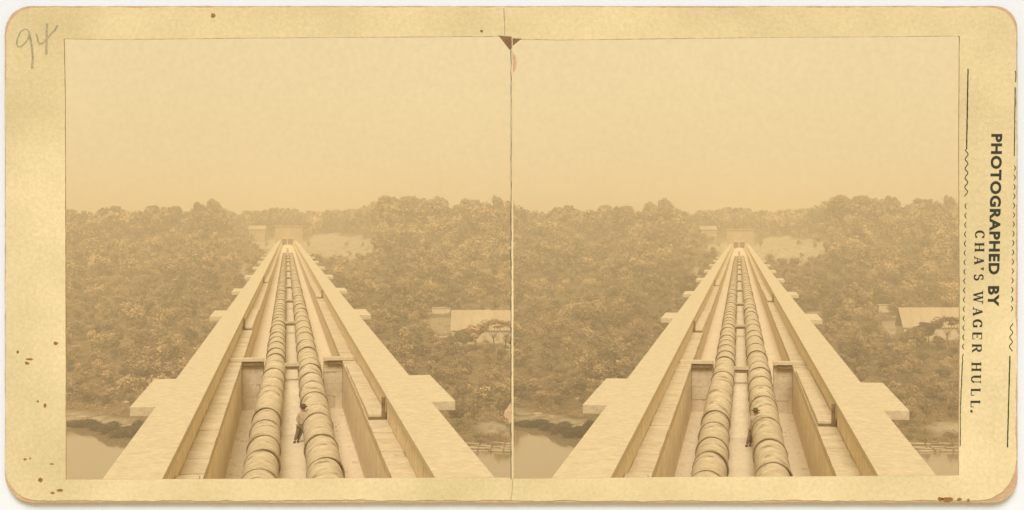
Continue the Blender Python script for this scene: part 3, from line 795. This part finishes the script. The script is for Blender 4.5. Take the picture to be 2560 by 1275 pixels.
def man(fr, c, which):
    # stands on the trough floor, back half turned to us, leaning right against the pipe
    root = empty('person', fr @ T(.42, 68.0, -H_FLR + .005))
    tag(root, 'man in hat and light coat leaning on the right pipe in the %s picture' % which, 'person', 'men standing between the pipes')
    hip = (.22, .05, .86)
    body = [(hip, .15, None), ((.26, .05, 1.02), (.145, .12), 0), ((.30, .06, 1.20), (.165, .13), 1), ((.33, .07, 1.36), (.16, .11), 2), ((.345, .07, 1.46), .06, 3),
            ((.35, .06, 1.55), .085, 4), ((.355, .05, 1.64), .088, 5), ((.355, .05, 1.70), .06, 6)]
    # legs
    body += [((.14, .04, .80), .10, 0), ((.06, -.04, .44), .066, 8), ((-.05, -.02, .09), .045, 9), ((-.09, -.17, .04), .04, 10),
             ((.30, .07, .80), .10, 0), ((.22, .10, .44), .066, 12), ((.10, .16, .09), .045, 13), ((.10, .02, .04), .04, 14)]
    # arms
    body += [((.17, .06, 1.38), .058, 3), ((.06, .0, 1.14), .043, 16), ((.10, -.10, .92), .032, 17), ((.11, -.13, .85), (.035, .02), 18),
             ((.48, .06, 1.37), .058, 3), ((.60, -.02, 1.20), .043, 20), ((.66, .08, 1.35), .032, 21), ((.67, .13, 1.40), (.035, .02), 22)]
    for hand, d, sgn in ((19, Vector((.02, -.03, -.07)), 1), (23, Vector((.03, .07, .04)), -1)):
        base = Vector(body[hand][0]); side = d.cross(Vector((0, 0, 1))).normalized()
        for k in range(4):
            o_ = side * (k - 1.5) * .02; L = (.8, 1.0, .95, .75)[k]
            i0 = len(body)
            body.append((tuple(base + o_ + d * .5), .0095, hand)); body.append((tuple(base + o_ * 1.15 + d * (.5 + .5 * L)), .0088, i0)); body.append((tuple(base + o_ * 1.2 + d * (.5 + .8 * L) + Vector((0, 0, -.012))), .0078, i0 + 1))
        i0 = len(body)
        body.append((tuple(base + side * .04 * sgn + d * .1), .011, hand)); body.append((tuple(base + side * .06 * sgn + d * .5), .009, i0))
    skinned('body', body, M['skin'], root)
    coat = [((.225, .05, .80), (.19, .16), None), ((.25, .05, .95), (.18, .15), 0), ((.28, .055, 1.10), (.185, .15), 1), ((.31, .065, 1.28), (.195, .145), 2), ((.335, .07, 1.41), (.14, .11), 3),
            ((.17, .06, 1.38), .078, 3), ((.06, .0, 1.14), .062, 5), ((.095, -.09, .94), .048, 6),
            ((.48, .06, 1.37), .078, 3), ((.60, -.02, 1.20), .062, 8), ((.655, .07, 1.33), .048, 9)]
    skinned('coat', coat, M['coat'], root)
    tr = [((.22, .05, .84), .16, None), ((.14, .04, .76), .118, 0), ((.06, -.04, .44), .088, 1), ((-.04, -.02, .12), .07, 2),
          ((.30, .07, .76), .118, 0), ((.22, .10, .44), .088, 4), ((.105, .155, .12), .07, 5)]
    skinned('trousers', tr, M['trousers'], root)
    for p, q in (((-.045, .0, .06), (-.10, -.19, .045)), ((.10, .18, .06), (.10, -.02, .045))):
        skinned('boot', [(p, (.07, .06), None), (((p[0]+q[0])/2, (p[1]+q[1])/2, .055), (.06, .05), 0), (q, (.05, .04), 1)], M['felt'], root)
    # face: nose, ears, eyes, beard turned a little to the left
    b = MB(); b.bar((.30, -.015, 1.63), (.285, -.05, 1.60), .012, .018, 6); b.build('nose', M['skin'], root, smooth=True)
    for s in (-1, 1):
        b = MB(); b.bar((.355 + s*.088, .05, 1.60), (.355 + s*.098, .06, 1.65), .015, .02, 6); b.build('ear', M['skin'], root, smooth=True)
        b = MB(); b.bar((.325 + s*.03, -.036, 1.645), (.325 + s*.03, -.044, 1.645), .012, .008, 6); b.build('eye', M['felt'], root)
    b = MB(); b.bar((.31, -.035, 1.575), (.345, -.035, 1.575), .008, .008, 5); b.build('mouth', M['rust_shade'], root)
    b = MB(); b.v = []; 
    hat = MB(); hat.lathe([(0, .001), (0.0, .19), (.02, .20), (.03, .12), (.10, .105), (.14, .08), (.145, .001)], 20)
    hat.v = [(x + .355, z + .05, y + 1.67) for x, y, z in hat.v]; hat.build('hat', M['felt'], root, smooth=True)
    hr = MB(); hr.lathe([(0, .05), (.03, .088), (.10, .097), (.14, .09)], 18); hr.v = [(x + .358, z + .062, y + 1.55) for x, y, z in hr.v]; hr.build('hair', M['trousers'], root, smooth=True)
    return root
man(FL, C_L, 'left'); man(FR, C_R, 'right')

# ------------------------------------------------------------------ the mount: a great card with two openings, stood on a white board
YC = 14.0
PX = F / YC
def cp(u, v, d=0.0): return ((u - 1280) / PX, YC - d, EYE - (v - HZ) / PX)
CARD_M = T(0, YC, EYE) @ Matrix.Rotation(R(90), 4, 'X')      # local x right, y up, z towards the camera
def c2(u, v): return ((u - 1280) / PX, (HZ - v) / PX)

def sheet(name, loops, depth, m, parent=None, z=0.0, matrix=None):
    cu = bpy.data.curves.new(name, 'CURVE'); cu.dimensions = '2D'; cu.fill_mode = 'BOTH'; cu.extrude = depth / 2
    for lp in loops:
        sp = cu.splines.new('POLY'); sp.points.add(len(lp) - 1)
        for i, p in enumerate(lp): sp.points[i].co = (p[0], p[1], 0, 1)
        sp.use_cyclic_u = True
    tmp = bpy.data.objects.new('tmp', cu); COL.objects.link(tmp)
    bpy.context.view_layer.update()
    me = bpy.data.meshes.new_from_object(tmp.evaluated_get(bpy.context.evaluated_depsgraph_get()))
    COL.objects.unlink(tmp); bpy.data.objects.remove(tmp); bpy.data.curves.remove(cu)
    me.name = name
    me.transform(T(0, 0, z - depth / 2))
    me.materials.clear(); me.materials.append(m)
    return link(name, me, parent, matrix)

def wob_line(pts, amp, step=9, seed=1, rough=.5):
    """subdivide a px polyline and make it a little uneven"""
    g = random.Random(seed); out = []; lowf = 0
    n_ = len(pts)
    for i in range(n_ - 1):
        a, b_ = pts[i], pts[i+1]; L = math.dist(a, b_); k = max(1, int(L / step))
        nx_, ny_ = -(b_[1]-a[1]) / max(L, 1e-6), (b_[0]-a[0]) / max(L, 1e-6)
        for j in range(k):
            t = j / k; lowf = lowf * .8 + g.uniform(-1, 1) * .45
            d = (lowf * rough + g.uniform(-1, 1) * (1 - rough) * .6) * amp
            out.append((a[0] + (b_[0]-a[0]) * t + nx_ * d, a[1] + (b_[1]-a[1]) * t + ny_ * d))
    return out
def rounded(x0, y0, x1, y1, r, top_tilt=0):
    pts = []
    for cx, cy, a0, rr in ((x1 - r[1], y0 + r[1], -90, r[1]), (x1 - r[2], y1 - r[2], 0, r[2]), (x0 + r[3], y1 - r[3], 90, r[3]), (x0 + r[0], y0 + r[0], 180, r[0])):
        for k in range(9):
            a = R(a0 + 90 * k / 8); pts.append((cx + rr * math.cos(a), cy + rr * math.sin(a)))
    pts.append(pts[0]); return pts

outer = rounded(12, 15, 2544, 1256, (66, 58, 62, 70))
outer[-3:] = outer[-3:]
inner = rounded(14.5, 18.5, 2540, 1251, (74, 64, 96, 82))
openL = [(160, 97), (280, 99), (640, 95), (1250, 91), (1277, 93), (1277.5, 640), (1277, 1194), (900, 1196), (500, 1198), (165, 1199), (164, 700), (163, 250), (160, 97)]
openR = [(1283, 98), (1400, 100), (1900, 94), (2396, 90), (2399, 92), (2397, 350), (2399, 800), (2397, 1189), (1960, 1192), (1700, 1193), (1450, 1196), (1284, 1197), (1283, 98)]
core_m = mat('pink_card_core', (0.58, 0.42, 0.29), (0.47, 0.34, 0.22), 8, bump=.3)
cm = bpy.data.materials.new('yellowed_card_paper'); cm.use_nodes = True
n, l = cm.node_tree.nodes, cm.node_tree.links
b = n['Principled BSDF']; b.inputs['Roughness'].default_value = .7; b.inputs['Specular IOR Level'].default_value = .2
tc = n.new('ShaderNodeTexCoord')
def nz_(scale, detail=6, rough=.6):
    q = n.new('ShaderNodeTexNoise'); q.inputs['Scale'].default_value = scale; q.inputs['Detail'].default_value = detail; q.inputs['Roughness'].default_value = rough
    l.new(tc.outputs['Object'], q.inputs['Vector']); return q.outputs['Fac']
def ramp_(src, lo, hi, a, b_):
    q = n.new('ShaderNodeValToRGB'); q.color_ramp.elements[0].position = lo; q.color_ramp.elements[1].position = hi
    q.color_ramp.elements[0].color = (*a, 1); q.color_ramp.elements[1].color = (*b_, 1); l.new(src, q.inputs[0]); return q.outputs[0]
def mixc(fac, a, b_, mode='MIX'):
    q = n.new('ShaderNodeMix'); q.data_type = 'RGBA'; q.blend_type = mode
    for s_, i_ in ((fac, 0), (a, 6), (b_, 7)):
        if hasattr(s_, 'links'): l.new(s_, q.inputs[i_])
        elif isinstance(s_, tuple): q.inputs[i_].default_value = (*s_, 1)
        else: q.inputs[i_].default_value = s_
    return q.outputs[2]
base = ramp_(nz_(.55, 3), .33, .68, (0.60, 0.535, 0.335), (0.765, 0.69, 0.475))
fine = ramp_(nz_(26, 8, .75), .36, .64, (.86, .85, .80), (1, 1, 1))
col_ = mixc(1.0, base, fine, 'MULTIPLY')
# brown foxing, gathered in the lower left corner
sp_ = ramp_(nz_(5.5, 7, .75), .655, .70, (0, 0, 0), (1, 1, 1))
sx = n.new('ShaderNodeSeparateXYZ'); l.new(tc.outputs['Object'], sx.inputs[0])
mrx = n.new('ShaderNodeMapRange'); mrx.inputs['From Min'].default_value = -4.2; mrx.inputs['From Max'].default_value = -2.6; mrx.inputs['To Min'].default_value = 1; mrx.inputs['To Max'].default_value = .0
l.new(sx.outputs['X'], mrx.inputs['Value'])
mry = n.new('ShaderNodeMapRange'); mry.inputs['From Min'].default_value = -1.4; mry.inputs['From Max'].default_value = -.4; mry.inputs['To Min'].default_value = 1; mry.inputs['To Max'].default_value = .0
l.new(sx.outputs['Y'], mry.inputs['Value'])
mm = n.new('ShaderNodeMath'); mm.operation = 'MULTIPLY'; l.new(mrx.outputs[0], mm.inputs[0]); l.new(mry.outputs[0], mm.inputs[1])
mm2 = n.new('ShaderNodeMath'); mm2.operation = 'MULTIPLY'; l.new(mm.outputs[0], mm2.inputs[0]); l.new(sp_, mm2.inputs[1])
col_ = mixc(mm2.outputs[0], col_, (0.30, 0.17, 0.045))
l.new(col_, b.inputs['Base Color'])
bpn = n.new('ShaderNodeBump'); bpn.inputs['Strength'].default_value = .25; bpn.inputs['Distance'].default_value = .01
l.new(nz_(40, 6, .7), bpn.inputs['Height']); l.new(bpn.outputs[0], b.inputs['Normal'])
white_m = mat('white_board', (0.71, 0.81, 0.985), (0.70, 0.80, 0.98), .5)
ink = mat('black_ink', (0.035, 0.045, 0.035), (0.02, 0.026, 0.02), 30, rough=.6)
pencil = mat('pencil_graphite', (0.27, 0.265, 0.19), (0.42, 0.385, 0.25), 22, rough=.6, lo=.4, hi=.6)
stain_m = mat('brown_stain', (0.33, 0.18, 0.05), (0.22, 0.11, 0.03), 20)
tri_m = mat('brown_paper_corner', (0.24, 0.15, 0.085), (0.17, 0.105, 0.06), 10)

def to2(ps): return [c2(*p) for p in ps]
card = empty('photograph_mount', CARD_M)
tag(card, 'yellowed rounded card mount with two picture openings and printed right margin', 'card mount')
sheet('card_core', [to2(wob_line(outer, 1.2, 10, 3)), to2(openL[:-1]), to2(openR[:-1])], .020, core_m, card, z=0)
hl, hr_ = wob_line(openL, 1.0, 8, 6, .3), wob_line(openR, 1.0, 8, 8, .3)
grow = lambda ps, k: ps
sheet('card_face', [to2(wob_line(inner, 3.2, 8, 5, .8)), to2(hl), to2(hr_)], .006, cm, card, z=.0065)
# cream gap between the two openings with its pencil dark edge
def ribbon(mb, pts, w, z0, z1, taper=False):
    n_ = len(pts); L = []; Rr = []
    for i, p in enumerate(pts):
        a = pts[max(0, i-1)]; c_ = pts[min(n_-1, i+1)]
        dx, dy = c_[0]-a[0], c_[1]-a[1]; q = math.hypot(dx, dy) or 1
        ww = w[i] if isinstance(w, list) else w
        if taper: ww *= .35 + .65 * math.sin(math.pi * (i + .3) / (n_ - .4))
        L.append((p[0] - dy/q*ww/2, p[1] + dx/q*ww/2)); Rr.append((p[0] + dy/q*ww/2, p[1] - dx/q*ww/2))
    for i in range(n_ - 1):
        q = [to2([a])[0] for a in (L[i], L[i+1], Rr[i+1], Rr[i])]
        mb.add([(x, y, z0) for x, y in q] + [(x, y, z1) for x, y in q], [(0,1,2,3),(7,6,5,4),(0,4,5,1),(1,5,6,2),(2,6,7,3),(3,7,4,0)])
def inked(name, strokes, m, z, h=.0012, taper=False):
    b = MB()
    for k, (pts, w) in enumerate(strokes): ribbon(b, pts, w, z + .0002, z + h + .0003 * (k % 5), taper)
    return b.build(name, m, card)
ZF = .0066
g = random.Random(5)
seam = [(1279.5 + g.uniform(-.9, .9), 640 - 550 + k * 12) for k in range(0, 93)]
inked('seam_line', [([(1277.6 + g.uniform(-.5, .5), 120 + k * 11) for k in range(99)], [1.0 + g.uniform(0, 1.3) for k in range(99)])], ink, ZF)
inked('pencil_line', [([(1259.5, 21), (1260.5, 40), (1261.5, 60), (1261.5, 88)], 2.2)], pencil, ZF)
inked('pencil_line', [([(1281, 1197), (1281, 1220), (1279, 1238), (1277, 1250)], 1.8)], pencil, ZF)
for nm, tri in (('corner_patch', [(1246, 89), (1279, 92), (1279.5, 120), (1274, 125)]), ('corner_patch', [(1281.5, 96), (1304, 97), (1282, 115)])):
    sheet(nm, [to2(tri)], .003, tri_m, card, z=.0105)
s3 = 3.1875
P9 = [(225, 238), (200, 232), (168, 250), (143, 300), (134, 350), (145, 374), (175, 368), (205, 340), (228, 305), (236, 268), (228, 245)]
T9 = [(236, 262), (246, 320), (256, 380), (262, 440), (262, 500), (256, 545)]
P4 = [(288, 264), (300, 300), (306, 330), (318, 352), (345, 342), (378, 310), (415, 262), (440, 240), (462, 200)]
V4 = [(378, 188), (374, 250), (373, 310), (371, 370), (372, 436)]
inked('pencil_number', [([(x/s3, y/s3) for x, y in q], w_) for q, w_ in ((P9, 3.8), (T9, 5.4), (P4, 3.8), (V4, 5.2))], pencil, ZF)

for nm, q_, sd_ in (('torn_scrap', [(1278, 1006), (1271, 1014), (1262, 1028), (1259, 1040), (1268, 1046), (1274, 1058), (1279, 1054)], 1), ('torn_scrap', [(1281, 128), (1289, 142), (1292, 158), (1288, 176), (1282, 184)], 2)):
    sheet(nm, [to2(wob_line(q_ + [q_[0]], 1.5, 3, sd_, .3))], .002, core_m, card, z=.008)
# printed border lines
def wavy(x_a, y_a, x_b, y_b, mode, sgn, period=23.4):
    """mode: 'wave' one line, 'arc' separate crescents"""
    out = []; k = int(abs(y_b - y_a) / period)
    for i in range(k):
        y = y_a + i * period; x = x_a + (x_b - x_a) * (y - y_a) / (y_b - y_a)
        if mode == 'wave':
            q = [(x - sgn * 3.6 * math.cos(2 * math.pi * t / 10), y + period * t / 10) for t in range(11)]
            out.append((q, 2.2))
        else:
            q = [(x + sgn * (3.8 * math.sin(math.pi * t / 8) - 2), y + 3 + (period * .62) * t / 8) for t in range(9)]
            out.append((q, 2.4))
    return out
def line(xa, ya, xb, yb, w, seed=0):
    g = random.Random(seed); k = 30
    return ([(xa + (xb-xa)*i/k + g.uniform(-.3, .3), ya + (yb-ya)*i/k) for i in range(k+1)], [w + g.uniform(-.5, .5) for i in range(k+1)])
inked('border_rule', [line(2419.5, 172, 2416, 374, 3.2, 1)] + wavy(2416, 374, 2414.5, 505, 'wave', 1), ink, ZF)
inked('border_rule', wavy(2414, 505, 2407.5, 880, 'arc', -1), ink, ZF, taper=True)
inked('border_rule', [([(2408, 884), (2405, 894), (2407, 904)], 2), line(2405.5, 904, 2400.8, 1015, 2.2, 2), line(2400.8, 1016, 2400, 1115, 1.8, 3)], ink, ZF)
inked('border_rule', [([(2538, 177), (2539, 190), (2537.5, 206)], 2), line(2537.5, 218, 2535, 390, 2.4, 4)], ink, ZF)
inked('border_rule', wavy(2536, 410, 2528, 800, 'arc', 1), ink, ZF, taper=True)
inked('border_rule', wavy(2528, 808, 2525, 890, 'wave', -1) + [line(2524, 890, 2518, 1118, 3.0, 5)], ink, ZF)

# bold sans caption
def text_mesh(s, bold=0.0, sp=1.0):
    cu = bpy.data.curves.new('caption', 'FONT'); cu.body = s; cu.size = 1; cu.offset = bold; cu.extrude = .02; cu.space_character = sp; cu.resolution_u = 4
    tmp = bpy.data.objects.new('tmp', cu); COL.objects.link(tmp); bpy.context.view_layer.update()
    me = bpy.data.meshes.new_from_object(tmp.evaluated_get(bpy.context.evaluated_depsgraph_get()))
    COL.objects.unlink(tmp); bpy.data.objects.remove(tmp); bpy.data.curves.remove(cu)
    return me
def fit_caption(me, name, x_top_start, y_start, x_top_end, y_end, capw):
    """read downwards: text x -> photo down, text y -> photo right; x_* is the baseline column (left side)"""
    k = len(me.vertices); a = np.empty(k * 3, np.float32); me.vertices.foreach_get('co', a); a = a.reshape(-1, 3)
    lo, hi = a.min(0), a.max(0)
    t = (a[:, 0] - lo[0]) / (hi[0] - lo[0]); h = (a[:, 1] - lo[1]) / (hi[1] - lo[1])
    u = x_top_start + (x_top_end - x_top_start) * t + h * capw
    v = y_start + (y_end - y_start) * t
    out = np.stack([(u - 1280) / PX, (HZ - v) / PX, ZF + .0002 + (a[:, 2] > 0) * .0014], 1)
    me.vertices.foreach_set('co', out.astype(np.float32).ravel()); me.update(); me.name = name
    me.materials.clear(); me.materials.append(ink)
    return link(name, me, card)
fit_caption(text_mesh('PHOTOGRAPHED', .040, 1.14), 'printed_caption', 2477.5, 335, 2470, 686, 28)
fit_caption(text_mesh('BY', .040, 1.14), 'printed_caption', 2469.5, 715, 2468.5, 766, 28)

# serif caption, each letter from stems, hairlines and serifs; unit box 1 x 1 (x along the line, y up)
def arc(cx, cy, rx, ry, a0, a1, w0, w1, n_=14):
    pts = []; ws = []
    for i in range(n_ + 1):
        t = i / n_; a = R(a0 + (a1 - a0) * t)
        pts.append((cx + rx * math.cos(a), cy + ry * math.sin(a)))
        f = abs(math.cos(a)); ws.append(w0 + (w1 - w0) * f)
    return (pts, ws)
S, Hh = .20, .07
def seg(x0, y0, x1, y1, w): return ([(x0, y0), (x1, y1)], w)
def serif(x, y, w=.30): return seg(x - w/2, y, x + w/2, y, Hh)
G = {
 'C': [arc(.5, .5, .42, .46, 38, 322, .07, .22), seg(.84, .70, .84, .98, .07), seg(.84, .04, .84, .22, .05)],
 'H': [seg(.2, 0, .2, 1, S), seg(.8, 0, .8, 1, S), seg(.2, .5, .8, .5, Hh), serif(.2, .035, .38), serif(.2, .965, .38), serif(.8, .035, .38), serif(.8, .965, .38)],
 'A': [seg(.5, .99, .83, 0, S), seg(.5, .99, .17, 0, Hh), seg(.27, .33, .7, .33, Hh), serif(.16, .035, .30), serif(.82, .035, .36)],
 "'": [seg(.5, 1, .5, .86, .28), seg(.56, .9, .42, .68, .10)],
 'S': [arc(.5, .74, .30, .22, 30, 270, .09, .15), arc(.5, .28, .33, .24, 90, -150, .10, .18), seg(.78, .72, .78, .97, .06), seg(.18, .03, .18, .28, .06)],
 'W': [seg(.13, 1, .33, 0, .17), seg(.33, 0, .52, .95, .07), seg(.50, .95, .70, 0, .17), seg(.70, 0, .88, 1, .07), serif(.13, .965, .3), serif(.5, .965, .22), serif(.88, .965, .26)],
 'G': [arc(.48, .5, .40, .46, 40, 330, .07, .22), seg(.82, .70, .82, .98, .07), seg(.80, .04, .80, .42, .18), serif(.76, .44, .36)],
 'E': [seg(.22, 0, .22, 1, S), seg(.1, .965, .86, .965, Hh), seg(.1, .035, .88, .035, Hh), seg(.3, .5, .66, .5, Hh), seg(.85, .74, .85, .97, .06), seg(.87, .03, .87, .28, .06), seg(.66, .38, .66, .62, .05)],
 'R': [seg(.2, 0, .2, 1, S), seg(.1, .965, .55, .965, Hh), arc(.52, .735, .26, .23, 90, -90, .07, .19), seg(.28, .5, .55, .5, Hh), seg(.52, .5, .80, .03, .17), serif(.2, .035, .36), serif(.86, .035, .22)],
 'U': [seg(.2, .28, .2, 1, S), arc(.5, .30, .30, .27, 180, 360, .09, .16), seg(.8, .28, .8, 1, Hh), serif(.2, .965, .38), serif(.8, .965, .3)],
 'L': [seg(.22, 0, .22, 1, S), serif(.22, .965, .38), seg(.1, .035, .86, .035, Hh), seg(.85, .03, .85, .34, .07)],
 '.': [seg(.5, .0, .5, .22, .24)],
}
letters = [('C', 577, 597), ('H', 606, 630), ('A', 640, 662), ("'", 667, 677), ('S', 684, 702), ('W', 727, 759), ('A', 767, 790), ('G', 799, 820), ('E', 829, 850), ('R', 859, 882),
           ('H', 905, 929), ('U', 937, 959), ('L', 970, 991), ('L', 1000, 1020), ('.', 1025, 1031)]
b = MB(); q = 0
for ch, ya, yb in letters:
    if ya in (727, 905): b.build('printed_caption', ink, card); b = MB()
    x0 = 2437 - 11.5 * ((ya + yb) / 2 - 587) / 440
    W_ = yb - ya; capw = 24.0
    for pts, w_ in G[ch]:
        P_ = [(x0 + p[1] * capw, ya + p[0] * W_) for p in pts]
        sc_ = 27
        ww = [k * sc_ for k in w_] if isinstance(w_, list) else w_ * sc_
        ribbon(b, P_, ww, ZF + .0002, ZF + .0010 + .00022 * (q % 7)); q += 1
b.build('printed_caption', ink, card)

# separate brown spots and scuffs
def blob(cx, cy, r, seed, sx_=1.0):
    g = random.Random(seed); return [(cx + r * sx_ * math.cos(a) * g.uniform(.7, 1.2), cy + r * math.sin(a) * g.uniform(.7, 1.2)) for a in [2 * math.pi * k / 12 for k in range(12)]]
spots = [(533, 40, 6, 1), (1204, 78, 4, 1), (140, 858, 5, 1.2), (102, 1200, 6, 1), (113, 1014, 6, .7), (95, 1003, 3, 1), (2368, 1248, 6, 2.4), (2350, 1247, 5, 1.6), (2398, 1248, 4, 2), (2420, 1250, 4, 1),
         (75, 898, 3, 3), (68, 908, 4, 1.6), (45, 880, 4, 1), (150, 1226, 4, 2.2), (132, 1232, 3, 2), (63, 1148, 3, 1.5), (76, 1146, 2.5, 1), (130, 1160, 2.5, 2)]
for i, (x, y, r, sx_) in enumerate(spots):
    sheet('brown_stain', [to2(blob(x, y, r, i, sx_))], .0009, stain_m, card, z=ZF + .0004)

# white board behind the card, standing on the stone platform
board = empty('white_board', T(0, YC + .055, EYE - H_CAP - .1))
tag(board, 'white backing board showing as a thin bright rim around the card', 'backing board')
bl = [(-760, -500), (3320, -500), (3320, HZ + (H_CAP + .1) * PX), (-760, HZ + (H_CAP + .1) * PX)]
hole = [(120, 60), (2440, 60), (2440, 1222), (120, 1222)]
sheet('board_face', [to2(bl), to2(hole)], .05, white_m, board, z=0, matrix=T(0, 0, H_CAP + .1) @ Matrix.Rotation(R(90), 4, 'X'))
b = MB()
for u_ in (60, 2500):
    x_ = (u_ - 1280) / PX; b.box(x_ - .06, x_ + .06, .028, .2, 0, 5.0)
b.build('board_batten', M['timber'], board)
b = MB()
for u_, v_ in ((60, 120), (2480, 120), (60, 1180), (2480, 1180)):
    x_, z_ = (u_ - 1280) / PX, (HZ - v_) / PX + H_CAP + .1
    b.box(x_ - .05, x_ + .05, -.052, -.068 + .02, z_ - .05, z_ + .05)
plat = MB(); plat.box(-9, 9, -6, 32.9, -H_CAP - 3.5, -H_CAP - .1); plat.v = [(x, y, z + EYE) for x, y, z in plat.v]
po = plat.build('stone_platform', M['coping']); tag(po, 'broad pale stone platform the white board stands on', 'platform')
pb = MB(); pb.box(-8.6, 8.6, -5.6, 32.4, -EYE - 4, -H_CAP - 3.51); pb.v = [(x, y, z + EYE) for x, y, z in pb.v]
pb.build('platform_pier', M['stone'], po)

# ------------------------------------------------------------------ haze
hz = bpy.data.materials.new('haze'); hz.use_nodes = True
n, l = hz.node_tree.nodes, hz.node_tree.links
n.clear()
pv = n.new('ShaderNodeVolumePrincipled'); pv.inputs['Color'].default_value = (0.99, 0.85, 0.58, 1); pv.inputs['Density'].default_value = 0.00104
pv.inputs['Anisotropy'].default_value = 0.0
ou = n.new('ShaderNodeOutputMaterial'); l.new(pv.outputs[0], ou.inputs['Volume'])
b = MB(); b.box(-7500, 7500, -3500, 9500, -12, 82)
o = b.build('haze', hz); tag(o, 'thin pale haze lying over the river valley', 'haze', None, 'stuff')
